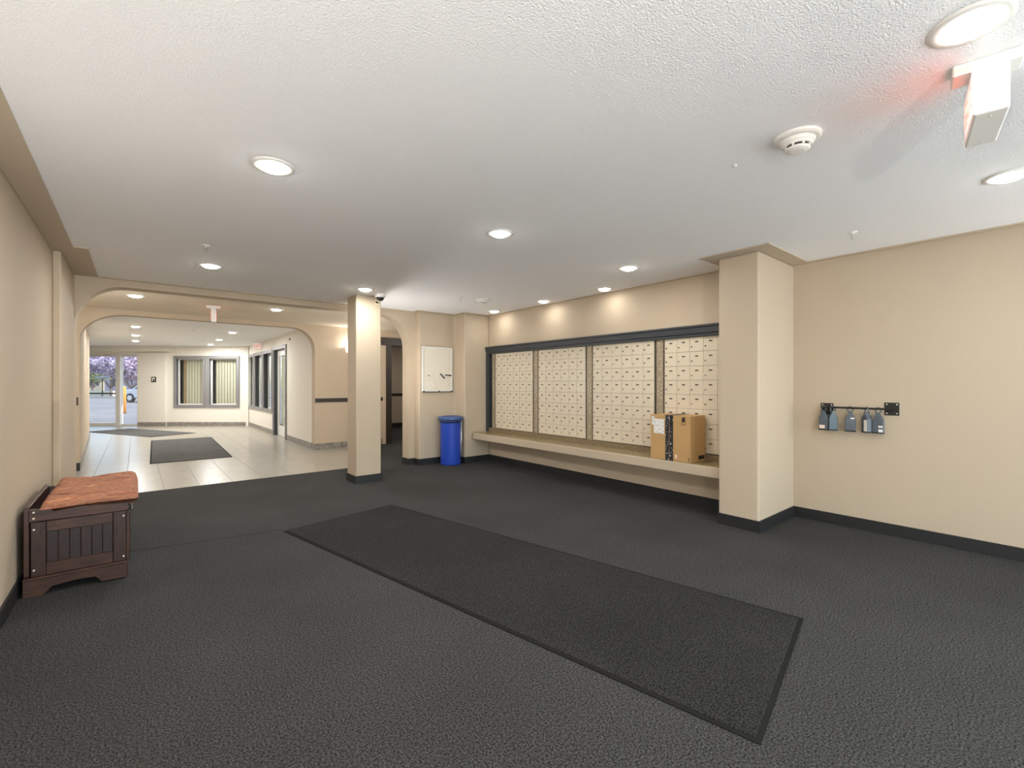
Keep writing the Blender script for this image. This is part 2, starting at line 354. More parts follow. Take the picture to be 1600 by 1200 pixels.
def hall_window(name, loc, rz, w, z0, z1, deep, slats, tan_left):
    """frame proud of the wall, white sash set back, vertical blind behind the pane; local x along the wall, -y to the room"""
    r = sempty(name, (loc[0], loc[1], z0), rz); h = z1 - z0; c = w/2; t = .055
    MB().box(-c-.03,-c+t,-.03,.0,-.03,h+.03).box(c-t,c+.03,-.03,.0,-.03,h+.03).box(-c+t,c-t,-.03,0,-.03,t).box(-c+t,c-t,-.03,0,h-t,h+.03).build('window_frame', M_gfr, r)
    MB().box(-c+.002,-c+.012,0,deep,.002,h-.002).build('reveal', M_char, r)
    s = .055; a = c-.014
    MB().box(-a,-a+s,deep-.03,deep,.002,h-.002).box(a-s,a,deep-.03,deep,.002,h-.002).box(-a+s,a-s,deep-.03,deep,.002,s+.03).box(-a+s,a-s,deep-.03,deep,h-s-.03,h-.002).build('sash', M_wfr, r)
    MB().box(-a+s,a-s,deep-.017,deep-.013,s+.03,h-s-.03).build('pane', M_glass, r)
    bl = MB().box(-a+s,a-s,deep+.05,deep+.09,h-s-.03,h-.02).build('blind_rail', M_white, r)
    sm = MB().box(-.045,.045,-.0012,.0012,0,h-.16).mesh('slat', M_blind); st = MB().box(-.045,.045,-.0012,.0012,0,h-.16).mesh('slat', M_tan)
    x0 = -a + s + .05
    for k in range(slats):
        o = put('slat', st if (tan_left and k == 0) else sm, bl, (x0 + .045 + k*(2*a-2*s-.09)/slats, deep+.07, .07)); o.rotation_euler = (0, 0, -.2)
    return r
for n, (a, b) in enumerate(FW):
    hall_window('window_%d' % (n+1), FP((a+b)/2, DW, 0), -YAW, b-a, .60, 2.14, .13, 8, n == 0)
for n, (a, b) in enumerate(HW[::-1]):
    hall_window('window_%d' % (n+3), (XH, (a+b)/2, 0), -PI/2, b-a, .59, 2.17, .13, 9, False)
# office door in the hall wall
d2 = sempty('door_2', (XH, 12.19, 0), -PI/2)
MB().box(-.66,-.59,-.03,.10,0,2.23).box(.59,.66,-.03,.10,0,2.23).box(-.59,.59,-.03,.10,2.15,2.23).build('door_frame', M_gfr, d2)
MB().box(-.588,-.57,.0,.11,0,2.148).build('door_stop', M_char, d2)
lf = MB().box(-.565,-.43,.07,.115,.01,2.14).box(.44,.585,.07,.115,.01,2.14).box(-.43,.44,.07,.115,.01,.25).box(-.43,.44,.07,.115,2.0,2.14).build('door_leaf', M_wfr, d2)
MB().box(-.43,.44,.09,.096,.25,2.0).build('pane', M_glass, lf)
MB().box(-.43,.44,.14,.15,.2,2.05).build('door_blind', M_blind, d2)
MB().tube([(.5,.07,1.02),(.5,.02,1.02),(.36,.02,1.02)], .011, 8).build('lever_handle', M_steel, lf)
# doorway at the end of the cross passage
d3 = sempty('door_3', (4.75, YC, 0))
MB().box(-.55,-.43,-.03,.2,0,2.14).box(.43,.55,-.03,.2,0,2.14).box(-.68,.68,-.04,.2,2.14,2.31).build('door_frame', M_dark, d3)

# ------------------------------------------------------------------ mail wall: surround, ledge, four panels of boxes
hd = MB().prism([(4.57,1.905),(4.57,1.925),(XM,1.925),(XM,1.805),(4.60,1.805),(4.60,1.835),(4.585,1.84),(4.585,1.90)], 2.05, 6.245, 'y')
hd.box(4.59,XM,6.165,6.245,.51,1.805)
struct(hd.build('trim_6', M_char))
lg = thing('mail_ledge', 'long beige ledge with a speckled brown top under the mailboxes', 'ledge', (4.48, 4.15, .39))
MB().cbox(-.18,.158,-2.095,2.085,0,.104,.006).build('ledge_body', M_wall, lg)
MB().box(-.172,.158,-2.09,2.08,.104,.110).build('ledge_top', M_lam, lg)
struct(MB().box(4.59,XM,2.052,6.16,.5005,.562).build('trim_7', M_sill))

PW, PH = .1528, .1545
door_me = MB().cbox(.0012, PW-.0012, -.014, 0, .0012, PH-.0012, .0018).mesh('mail_door', M_cream)
plate_me = MB().box(-.018,.018,-.0165,-.0142,-.0065,.0065).mesh('number_plate', M_plate)
lock_me = MB().lathe([(.0075,0),(.0075,.006),(.005,.008)], 8, M=Matrix.Translation((0,-.014,0)) @ Matrix.Rotation(PI/2, 4, 'X')).mesh('lock', M_plate)
lock2_me = MB().lathe([(.0075,0),(.0075,.006),(.005,.008)], 8, M=Matrix.Translation((0,-.014,0)) @ Matrix.Rotation(PI/2, 4, 'X')).mesh('lock', M_steel)
screw_me = MB().lathe([(.007,0),(.007,.003),(.003,.005)], 8, M=Matrix.Rotation(PI/2, 4, 'X')).mesh('screw', M_white)
plabels = ['cream mailbox panel next to the whiteboard corner of the lobby',
           'cream mailbox panel second from the whiteboard corner',
           'cream mailbox panel third from the whiteboard corner, between two studded strips',
           'cream mailbox panel beside the big pillar, partly behind the cardboard box']
for pi, (ys, nc) in enumerate(((6.028,6),(4.979,6),(3.931,6),(2.879,5))):
    p = thing('mailbox_panel', plabels[pi], 'mailboxes', (4.645, ys, .568), -PI/2, 'panels of the mail wall')
    wid = PW*nc
    MB().box(-.004, min(wid+.004, ys-2.056), .0005, .014, -.004, PH*8+.004).build('carcass', M_back, p)
    for c in range(nc):
        for r in range(8):
            jy = random.uniform(-.0015, .0008)
            d = put('mail_door', door_me, p, (c*PW, jy, r*PH)); d.rotation_euler = (0, 0, random.uniform(-.006, .006))
            put('number_plate', plate_me, d, (PW*.52, 0, PH*.68))
            put('lock', lock2_me if random.random() < .45 else lock_me, d, (PW*.15, 0, PH*.34))
    # strip on the left side of the panel
    w0 = -.133 if pi else -.125
    st = MB().box(w0+.027, -.020, -.010, .014, -.05, PH*8+.0).build('studded_strip', M_rail, p)
    MB().box(w0+.004, w0+.024, -.002, .014, -.004, PH*8).box(-.017, -.005, -.002, .014, -.004, PH*8).build('edge_strip', M_back, p)
    xm = (w0+.027-.020)/2
    for z in [.04,.17,.36,.50,.78,.90,1.02,1.12,1.20]: put('screw', screw_me, st, (xm + random.uniform(-.012,.012), -.010, z))
    for k in range(6): put('screw', screw_me, st, (xm + (-.018 if k % 2 else .018), -.010, .58 + .025*k))

# cardboard box on the ledge
bx = thing('cardboard_box', 'brown cardboard parcel with black printed tape on the mail ledge', 'box', (4.305, 2.845, .5), -PI/2)
MB().cbox(0,.46,0,.30,0,.472,.003).build('carton', M_card, bx)
tp = MB().box(.178,.222,-.0012,-.0002,0,.472).build('tape', M_tape, bx); MB().box(.226,.268,-.0012,-.0002,0,.472).build('tape', M_tape, bx)
MB().box(.178,.222,0,.3,.4722,.4732).box(.226,.268,0,.3,.4722,.4732).build('tape', M_tape, bx)
MB().prism([(.015,.455),(.05,.455),(.05,.43),(.165,.425),(.165,.27),(.04,.275),(.04,.36),(.015,.365)], -.0014, -.0003, 'y').build('shipping_label', M_label, bx)
g = MB()
for (a,b,c,d) in ((.365,.405,.380,.384),(.365,.405,.460,.464),(.365,.369,.384,.460),(.401,.405,.384,.460)): g.box(a,b,-.0014,-.0003,c,d)
g.box(.373,.397,-.0014,-.0003,.41,.455); g.build('printed_mark', M_black, bx)
MB().box(.29,.31,-.0014,-.0003,.03,.07).build('sticker', M_pink, bx)
g = MB()
for k in range(4): g.box(.435+.006*(k%2),.445+.006*(k%2),-.0014,-.0003,.015+.01*k,.022+.01*k)
g.build('printed_mark', M_dark, bx)
MB().box(.4602,.461,.16,.28,.02,.06).build('printed_mark', M_dark, bx)

# ------------------------------------------------------------------ recycling bin
tb = thing('recycling_bin', 'tall blue plastic bin with bagged rim in the corner under the whiteboard', 'bin', (3.945, 6.335, 0))
MB().lathe([(.150,0),(.163,.004),(.166,.02),(.164,.30),(.167,.34),(.167,.66),(.172,.70),(.172,.72)], 32).build('bin_body', M_blue, tb, smooth=True)
rim = MB().lathe([(.172,.72),(.192,.715),(.197,.73),(.197,.762),(.188,.775),(.16,.778),(.15,.765),(.0,.76)], 32).build('bag_rim', M_bag, tb, smooth=True)
MB().lathe([(.167,.675),(.178,.68),(.182,.716),(.172,.719)], 32).build('dark_collar', mat('navy_collar', srgb(28,44,88), .4), tb, smooth=True)
t0 = -.84
cs = [(.182*math.cos(t0), .182*math.sin(t0), .72 - .05*k) for k in range(3)] + [(.176*math.cos(t0)+random.uniform(-.004,.004), .176*math.sin(t0)+random.uniform(-.004,.004), .60-.04*k) for k in range(11)]
MB().tube(cs, [.004]*3 + [.004,.006,.011,.013,.010,.012,.007,.005,.004,.004,.004], 7).build('bag_tie', M_white, tb, smooth=True)

# ------------------------------------------------------------------ whiteboard with bits on it
wbx0, wbx1, wz0, wz1 = 3.54, 4.10, 1.172, 1.905
w = thing('whiteboard', 'small framed whiteboard hanging on the beige wall', 'whiteboard', ((wbx0+wbx1)/2, 6.55, wz0))
hw = (wbx1-wbx0)/2; hh = wz1-wz0
MB().box(-hw+.01,hw-.01,-.016,-.001,.01,hh-.01).build('board', mat('whiteboard_enamel', srgb(226,217,200), .25), w)
for a,b,c,d in ((-hw,-hw+.022,0,hh),(hw-.022,hw,0,hh),(-hw+.022,hw-.022,0,.022),(-hw+.022,hw-.022,hh-.022,hh)):
    MB().cbox(a,b,-.024,-.001,c,d,.003).build('frame_bar', M_wfr, w)
for xx in (-hw+.02, 0.02, hw-.02): MB().prism([(xx-.02,.0),(xx+.02,.0),(xx+.008,.018),(xx-.008,.018)], -.034, -.0245, 'y').build('clip', M_black, w)
MB().box(-hw,hw,-.03,-.0245,-.006,.006).build('tray_lip', M_dark, w)
sh = MB().box(-.09,.09,-.0015,0,0,.14).build('paper_note', M_note, None, (3.66, 6.5325, 1.20)); tag(sh, 'faint lined note sheet on the lower part of the whiteboard', 'note')
mg = MB().lathe([(.010,0),(.010,.006),(.007,.008)], 12, M=Matrix.Rotation(PI/2, 4, 'X')).build('magnet', M_black, None, (3.66, 6.534, 1.437)); tag(mg, 'small round black magnet on the whiteboard', 'magnet')
def marker(loc, ang, label):
    m = thing('marker', label, 'marker', loc); m.rotation_euler = (0, ang, 0)
    Mx = Matrix.Rotation(PI/2, 4, 'Y')
    MB().lathe([(.008,-.055),(.009,-.05),(.009,.02)], 10, M=Mx).build('barrel', M_char, m); MB().lathe([(.0105,.02),(.0105,.055),(.008,.06)], 10, M=Mx).build('cap', M_black, m)
marker((3.905, 6.522, 1.432), .75, 'black marker held at a slant on the whiteboard')
marker((4.015, 6.522, 1.447), .08, 'black marker held level on the whiteboard')

# ------------------------------------------------------------------ storage bench with woven cover, by the left wall
M_wood = mat('dark_stained_pine', srgb(44, 27, 22), .4, noise=(7, srgb(80, 50, 38), .35, .7), stretch=(1.2, 14, 14), bump=(30, .15, .002))
M_woodv = mat('dark_stained_pine_upright', srgb(40, 25, 21), .4, noise=(7, srgb(66, 42, 34), .35, .7), stretch=(14, 14, 1.2), bump=(30, .15, .002))
M_woodb = mat('black_brown_board', srgb(32, 21, 19), .45, noise=(8, srgb(54, 35, 31), .35, .7), stretch=(14, 14, 1.2))
M_knock = mat('pale_screw', srgb(214, 204, 190), .4)
BL, BY = .85, 4.02            # length, near end
bn = thing('storage_bench', 'dark stained wooden storage bench against the left wall', 'bench', (-.29, BY, 0))
def b(name, x0, x1, y0, y1, z0, z1, m, c=.003, par=None): return MB().cbox(x0, x1, y0, y1, z0, z1, c).build(name, m, par or bn)
xl, xr = -.205, .242
b('carcass', xl+.01, xr-.01, .03, BL-.03, .09, .455, M_woodb)
for e0, e1 in ((0, .022), (BL-.022, BL)):
    b('stile', xl, xl+.067, e0, e1, .115, .45, M_woodv); b('stile', xr-.067, xr, e0, e1, .115, .45, M_woodv)
    b('rail', xl+.068, xr-.068, e0, e1, .38, .45, M_wood); b('rail', xl+.068, xr-.068, e0, e1, .115, .188, M_wood)
    n = 6; pw = (xr-xl-.136)/n
    for k in range(n): b('plank', xl+.068+pw*k+.001, xl+.068+pw*(k+1)-.001, e0+.008, e0+.016, .188, .38, M_woodb, .0015)
b('front_board', xr, xr+.018, .0, BL, .115, .45, M_wood)
ea = MB().prism([(xl-.005,.456),(xr+.01,.452),(xr+.01,.50),(xl-.005,.53)], -.006, .02, 'y').build('end_rail', M_wood, bn)
MB().prism([(xl-.005,.456),(xr+.01,.452),(xr+.01,.50),(xl-.005,.53)], BL-.02, BL+.006, 'y').build('end_rail', M_wood, bn)
b('back_rail', xl-.03, xl-.006, .0, BL, .12, .545, M_wood)
b('seat_lid', xl+.03, xr+.02, .022, BL-.022, .456, .478, M_wood)
MB().tube([(xr+.022,-.012,.448),(xr+.022,BL+.01,.448)], .012, 10).build('front_rod', M_black, bn)
pl = [(-.235,0),(-.15,0),(-.11,.045),(-.02,.055),(.02,.055),(.09,.05),(.12,.01),(.245,.01),(.245,.10),(-.235,.10)]
MB().prism(pl, -.02, .012, 'y').build('plinth', M_wood, bn)
MB().prism(pl, BL-.012, BL+.02, 'y').build('plinth', M_wood, bn)
MB().cbox(.22,.25,.012,BL-.012,.0,.10,.003).build('plinth', M_wood, bn)
b('base_moulding', -.238, .248, -.024, BL+.024, .1005, .115, M_wood)
sc = MB().lathe([(.006,0),(.006,.002),(.003,.004)], 8, M=Matrix.Rotation(PI/2, 4, 'X')).mesh('screw', M_knock)
for x_, z_ in ((xl+.014,.155),(xl+.014,.405),(xr-.014,.145),(xr-.014,.415)): put('screw', sc, bn, (x_, 0, z_))
for z_ in (.475,.512): put('screw', sc, bn, (xl+.014, -.006, z_))
# woven cover: a soft pad with ridges
def woven():
    m = bpy.data.materials.new('rust_woven_cloth'); m.use_nodes = True; nt = m.node_tree; p = nt.nodes['Principled BSDF']; p.inputs['Roughness'].default_value = .95
    tc = nt.nodes.new('ShaderNodeTexCoord'); mp = nt.nodes.new('ShaderNodeMapping'); mp.inputs['Scale'].default_value = (3.2, 17, 40); mp.inputs['Rotation'].default_value = (0, 0, .12)
    n = nt.nodes.new('ShaderNodeTexNoise'); n.inputs['Scale'].default_value = 1.6; n.inputs['Detail'].default_value = 5; n.inputs['Roughness'].default_value = .7
    r = nt.nodes.new('ShaderNodeValToRGB'); cr = r.color_ramp
    cr.elements[0].position = .34; cr.elements[0].color = srgb(108, 58, 44); cr.elements[1].position = .68; cr.elements[1].color = srgb(216, 178, 138)
    for q, c in ((.41, srgb(170, 108, 76)), (.455, srgb(132, 88, 80)), (.50, srgb(196, 142, 100)), (.545, srgb(150, 98, 88)), (.60, srgb(186, 112, 68))):
        el = cr.elements.new(q); el.color = c
    n2 = nt.nodes.new('ShaderNodeTexNoise'); n2.inputs['Scale'].default_value = 160; b_ = nt.nodes.new('ShaderNodeBump'); b_.inputs['Strength'].default_value = .8; b_.inputs['Distance'].default_value = .006
    nt.links.new(tc.outputs['Object'], mp.inputs[0]); nt.links.new(mp.outputs[0], n.inputs['Vector']); nt.links.new(n.outputs['Fac'], r.inputs[0]); nt.links.new(r.outputs[0], p.inputs['Base Color'])
    nt.links.new(tc.outputs['Object'], n2.inputs['Vector']); nt.links.new(n2.outputs['Fac'], b_.inputs['Height']); nt.links.new(b_.outputs[0], p.inputs['Normal'])
    return m
cu = MB(); NX, NY = 28, 36; x0_, x1_, y0_, y1_ = -.165, .305, -.012, BL-.02
def pad(i, j, top):
    u = i/NX; v = j/NY; x = x0_ + (x1_-x0_)*u; y = y0_ + (y1_-y0_)*v
    ex = min(u, 1-u)*(x1_-x0_); ey = min(v, 1-v)*(y1_-y0_); ed = min(ex, ey, .05)/.05
    k = math.sqrt(max(0, 1-(1-ed)**2))
    wr = .006*math.sin(30*y + 9*x + 2*math.sin(11*x)) + .004*math.sin(55*y - 14*x)
    if top: z = .525 + .062*k + wr*k
    else: z = .525 - .040*k*(1 if u > .12 else 0)
    if not top: z = max(z, .480) if u < .86 else z
    return (x, y + .012*math.sin(13*x)*(1 if j in (0, NY) else .3), z)
tv = [pad(i, j, True) for j in range(NY+1) for i in range(NX+1)]; bv = [pad(i, j, False) for j in range(NY+1) for i in range(NX+1)]
q = lambda i, j: j*(NX+1)+i
cu.add(tv, [(q(i,j), q(i+1,j), q(i+1,j+1), q(i,j+1)) for j in range(NY) for i in range(NX)])
cu.add(bv, [(q(i,j), q(i,j+1), q(i+1,j+1), q(i+1,j)) for j in range(NY) for i in range(NX)])
me = cu.mesh('woven_cover', woven(), True); bm = bmesh.new(); bm.from_mesh(me); bmesh.ops.remove_doubles(bm, verts=bm.verts, dist=.0008); bm.to_mesh(me); bm.free()
cv = put('woven_cover', me, None, (-.29, BY, 0)); tag(cv, 'rust and orange woven cover folded over the bench seat', 'cover')

# ------------------------------------------------------------------ mats
def floor_mat(label, cx, cy, w, l, rz, m, border, z=0.0):
    t = thing('floor_mat', label, 'mat', (cx, cy, z), rz); a, c = w/2, l/2
    MB().cbox(-a+border, a-border, -c+border, c-border, .0005, .009, .002).build('mat_pile', m, t)
    MB().box(-a,-a+border,-c,c,.0005,.005).box(a-border,a,-c,c,.0005,.005).box(-a+border,a-border,-c,-c+border,.0005,.005).box(-a+border,a-border,c-border,c,.0005,.005).build('rubber_border', M_rub, t)
P = [Vector((1.007,4.36)), Vector((2.116,4.597)), Vector((2.842,.918)), Vector((1.733,.681))]
cc = (P[0]+P[1]+P[2]+P[3])/4; dv = P[0]-P[3]
floor_mat('long black runner mat lying askew on the charcoal carpet', cc.x, cc.y, (P[1]-P[0]).length, dv.length, math.atan2(dv.y, dv.x)-PI/2, M_mat, .022)
floor_mat('grey mat lying straight on the hall tiles past the arches', .80, 11.33, 1.15, 3.85, -.025, M_hmat, .02, .002)
floor_mat('grey mat lying at a slant on the tiles by the street door', .10, 15.72, 1.05, 3.0, math.atan2(2.76, -1.38)-PI/2, M_hmat, .02, .002)

# ------------------------------------------------------------------ key-box rail on the right wall
rl = thing('wall_rail', 'black iron rail on two square flanges on the right wall', 'rail', (XR, 1.168, 1.085), -PI/2)
for xx, zz in ((-.236,-.018),(.238,.0)):
    f = MB().cbox(xx-.05,xx+.05,-.008,-.001,zz-.055,zz+.055,.002).build('flange', M_iron, rl)
    for ax in (-.034,.034):
        for az in (-.038,.038):
            MB().lathe([(.007,0),(.007,.002),(.004,.004)], 8, M=Matrix.Translation((xx+ax,-.008,zz+az)) @ Matrix.Rotation(PI/2, 4, 'X')).build('screw', M_steel, f)
MB().tube([(-.236,-.001,0),(-.236,-.055,0)], .011, 10).tube([(.238,-.001,0),(.238,-.055,0)], .011, 10).tube([(-.25,-.055,0),(.25,-.055,0)], .009, 10).build('bar', M_iron, rl)
def lockbox(y, rz, m, label, stickers, sc=1.0):
    t = thing('key_lockbox', label, 'lockbox', (XR-.055, y, 1.085), rz, 'key lockboxes on the rail')
    w = .038*sc; d = .021
    prof = [(-w,-.205),(w,-.205),(w,-.10),(w*.75,-.075),(w*.36,-.052),(w*.36,-.032),(-w*.36,-.032),(-w*.36,-.052),(-w*.75,-.075),(-w,-.10)]
    MB().prism(prof, -d, d, 'y').build('body', m, t, bevel=.006)
    ring = [(.019*math.cos(a), 0, -.016+.027*math.sin(a)) for a in [2*PI*k/14 for k in range(14)]]
    MB().tube(ring, .0055, 8, closed=True).build('shackle', M_lock if m is M_lockb else m, t, smooth=True)
    MB().box(-w-.001,w+.001,-d-.001,d+.001,-.212,-.2055).build('base_cap', M_black, t)
    for (a,b_,c,e_,mm) in stickers: MB().box(a,b_,-d-.0014,-d-.0003,c,e_).build('sticker', mm, t)
lockbox(1.416, -PI/2, M_lock, 'slate key lockbox with a pale sticker low down, hung over the rail flange', [(-.03,.014,-.198,-.165,M_pink)])
lockbox(1.345, -PI/2+.5, M_lockb, 'teal-grey key lockbox next to the one over the flange', [], .9)
lockbox(1.212, -PI/2+.15, M_lock, 'slate key lockbox hanging alone mid-rail with a small top sticker', [(.004,.032,-.098,-.086,M_paper)], 1.05)
lockbox(1.093, -PI/2-.75, M_lock, 'slate key lockbox with one tall white sticker', [(-.004,.034,-.2,-.10,M_paper)], 1.0)
lockbox(1.012, -PI/2-.05, M_lock, 'slate key lockbox with white tags at its lower edge by the far flange', [(.006,.036,-.16,-.145,M_paper),(.006,.036,-.2,-.175,M_paper)], 1.0)

# ------------------------------------------------------------------ ceiling lamps
ring_me = MB().lathe([(.066,-.004),(.072,-.010),(.098,-.008),(.106,-.003),(.106,0),(.066,0)], 32).mesh('trim_ring', M_white, True)
lens_me = MB().lathe([(.066,-.003),(.064,-.016),(.052,-.023),(.03,-.027),(.004,-.028)], 24).mesh('lens', M_lens, True)
lens2_me = lens_me.copy(); lens2_me.materials.clear(); lens2_me.materials.append(M_lens2)
def downlight(x, y, label, group, power=1.0):
    t = thing('downlight', label, 'ceiling light', (x, y, H), 0, group)
    put('trim_ring', ring_me, t); put('lens', lens2_me if (group == 'mail wall downlights' or 'exit sign' in label) else lens_me, t)
    ld = bpy.data.lights.new('bulb', 'AREA'); ld.shape = 'DISK'; ld.size = .11; ld.energy = LAMP_W*power; ld.color = LAMP_C
    lo = bpy.data.objects.new('bulb', ld); COL.objects.link(lo); lo.location = (0, 0, -.031); lo.parent = t
room = [(.57,2.70,'recessed ceiling light over the open carpet by the left wall'), (2.175,2.775,'recessed ceiling light above the runner mat'),
        (3.82,2.775,'recessed ceiling light between the runner mat and the mail ledge'), (.57,5.35,'recessed ceiling light in front of the wide arch'),
        (2.18,5.47,'recessed ceiling light just in front of the square column'), (3.78,.19,'recessed ceiling light near the key-box rail'),
        (2.09,.19,'recessed ceiling light beside the hanging exit sign'), (.57,.19,'added recessed ceiling light, out of view behind the runner mat'),  # lamp behind the mat and the row below are added out of view
        (.57,-2.2,'added unseen ceiling light by the glazed entrance, left wall side'), (2.19,-2.2,'added unseen ceiling light by the middle of the glazed entrance'), (3.78,-2.2,'added unseen ceiling light by the glazed entrance, right wall side')]
for x, y, l in room: downlight(x, y, l, 'lobby downlights', 2.2 if (x < 1 and y > 2) else 1.5 if y > 5 else 1.0)
for y, l in ((3.58,'recessed light close to the mail wall, nearest the big pillar'), (4.66,'recessed light close to the mail wall, middle of three'), (5.80,'recessed light close to the mail wall, nearest the whiteboard corner')):
    downlight(4.43, y, l, 'mail wall downlights', .2)
downlight(.0, 7.8, 'recessed light between the two arches, left pier side', 'passage downlights', 1.9)
downlight(1.7, 7.85, 'recessed light between the two arches, beside the hanging sign', 'passage downlights', 1.9)
downlight(5.0, 8.2, 'added unseen recessed light deep in the cross passage', 'passage downlights', 1.0)  # extra passage lamp, added out of view
downlight(5.6, 11.3, 'added unseen recessed light in the dim corridor beyond the doorway', 'passage downlights', 1.3)  # unseen lamp added to light the corridor
for x in (0., 1.69):
    for y, l in ((11.96,'recessed hall light nearest the second arch'), (14.1,'middle recessed hall light'), (15.9,'recessed hall light nearest the street door')):
        downlight(x, y, l + (', street door side' if x < 1 else ', office side'), 'hall downlights', 5.6 if y > 15 else 3.0)

# ------------------------------------------------------------------ smoke detectors, sprinklers, security camera
def detector(x, y, label):
    t = thing('smoke_detector', label, 'smoke detector', (x, y, H), 0, 'smoke detectors')
    MB().lathe([(.098,0),(.098,-.012),(.090,-.018),(.074,-.020),(.070,-.034),(.066,-.036)], 32).build('base', M_white, t, smooth=False)
    MB().lathe([(.066,-.036),(.060,-.046)], 32).build('body', M_white, t)
    MB().lathe([(.050,-.046),(.048,-.056)], 32).build('vent', M_black, t)
    MB().lathe([(.054,-.056),(.048,-.064),(.030,-.070),(.006,-.071)], 32).build('cover', M_white, t)
    for k in range(8):
        a = 2*PI*k/8; MB().box(-.004,.004,.046,.057,-.058,-.044, Matrix.Rotation(a, 4, 'Z')).build('rib', M_white, t)
detector(2.417, .80, 'white round smoke detector near the hanging exit sign')
detector(3.70, 5.12, 'white round smoke detector near the mail wall corner')
def sprinkler(x, y, label):
    t = thing('sprinkler', label, 'sprinkler', (x, y, H), 0, 'ceiling sprinklers')
    MB().lathe([(.034,0),(.032,-.004),(.012,-.008),(.008,-.018)], 16).build('escutcheon', M_white, t, smooth=True)
    MB().tube([(.010,0,-.016),(.013,0,-.03),(.003,0,-.046)], .003, 6).tube([(-.010,0,-.016),(-.013,0,-.03),(-.003,0,-.046)], .003, 6).build('yoke', M_steel, t)
    MB().lathe([(.016,-.046),(.016,-.048)], 12).build('deflector', M_alu, t)
for x, y, l in ((.458,4.6,'small ceiling sprinkler in front of the wide arch'), (4.257,1.03,'small ceiling sprinkler near the key-box rail wall'), (3.37,5.15,'small ceiling sprinkler near the whiteboard corner'),
                (.956,11.76,'small ceiling sprinkler over the straight hall mat')): sprinkler(x, y, l)
pin = MB().lathe([(.012,0),(.011,-.006),(.005,-.012)], 12).build('ceiling_pin', M_alu, None, (2.468, 1.115, H)); tag(pin, 'tiny metal pin in the ceiling beyond the smoke detector', 'pin')
sc_ = thing('security_camera', 'white dome security camera on the ceiling at the square column', 'camera', (2.455, 5.66, H))
MB().lathe([(.07,0),(.07,-.028),(.062,-.044),(.05,-.046)], 28).build('housing', M_white, sc_, smooth=False)
MB().lathe([(.05,-.046),(.046,-.064),(.034,-.080),(.016,-.088),(.003,-.0895)], 24).build('dome', mat('smoked_dome', srgb(40,38,38), .1), sc_, smooth=True)
cs_ = thing('camera_notice', 'small pale sticker with a black camera symbol on the column', 'sticker', (2.495, 5.85, 2.365))
MB().box(-.035,.035,-.0015,-.0003,0,.06).build('sticker', mat('pale_yellow_sticker', srgb(226,212,170), .6), cs_)
MB().prism([(-.026,.02),(.008,.012),(.014,.036),(-.02,.044)], -.0024, -.0016, 'y').prism([(.016,.018),(.027,.012),(.027,.044),(.018,.036)], -.0024, -.0016, 'y').build('symbol', M_black, cs_)

# ------------------------------------------------------------------ exit signs
def exit_sign(name_label, loc, rz, w, h, t, tilt=0, canopy=True, both=True, glow=0.0, ink=None):
    r = thing('exit_sign', name_label, 'exit sign', loc, rz); r.rotation_euler = (tilt, 0, rz)
    b0 = MB().cbox(-w/2,w/2,-t/2,t/2,-h,0,.004).build('housing', M_white, r)
    MB().box(-w/2+.015,w/2-.015,-t/2-.002,-t/2-.0003,-h+.015,-.015).build('face_plate', mat('sign_face', srgb(245,228,224), .5, emit=((1,.55,.5,1), .25)), r)
    lm = text_mesh('EXIT', h*.72, ink or M_red)
    o = put('lettering', lm, r, (0, -t/2-.0035, -h/2)); o.scale = (1.0*w/(h*1.75), 1, 1)
    if both:
        o = put('lettering', lm, r, (0, t/2+.0015, -h/2), PI); o.scale = (1.0*w/(h*1.75), 1, 1)
    if canopy:
        MB().cbox(-.05,.05,-.09,.09,.012,.052,.004).build('canopy', M_white, r); MB().lathe([(.012,-.001),(.012,.02)], 12).build('stem', M_white, r)
    for xx in (-w/2+.04, w/2-.04): MB().lathe([(.004,-h-.002),(.004,-h)], 8, (xx, 0, 0)).build('screw', M_alu, b0)
    if glow:
        ld = bpy.data.lights.new('sign_lamp', 'AREA'); ld.shape = 'RECTANGLE'; ld.size = w*.8; ld.size_y = h*.6; ld.energy = glow; ld.color = (1, .18, .14)
        lo = bpy.data.objects.new('sign_lamp', ld); COL.objects.link(lo); lo.parent = r; lo.location = (0, -t/2-.006, -h/2); lo.rotation_euler = (PI/2, 0, 0)
    return r
# near sign: long axis runs 40 degrees to the right of the view, lettering towards the room on its left side
ax = math.radians(90 - 39.6 - 40.3)                       # world angle of the long axis
nc = F2*1.545 + R2*1.63                                    # middle of the near end
lx = Vector((math.cos(ax), math.sin(ax), 0))
ctr = nc + lx*.145
exit_sign('white hanging exit sign with red letters near the smoke detector', (ctr.x, ctr.y, H-.053), ax+PI, .29, .19, .085, 0, True, False, .2, M_pale)
exit_sign('slim white exit sign hanging between the two arches', (.90, 8.1, H-.053), math.radians(83.7), .30, .20, .06, 0, True, True)
exit_sign('white exit sign standing out from the hall office wall', (2.595, 14.2, 2.43), 0, .21, .17, .05, 0, False, False, 0, M_mute)
MB_ = MB().box(.105,.124,-.03,.03,-.14,-.03).build('bracket', M_white, bpy.data.objects['exit_sign.002'])

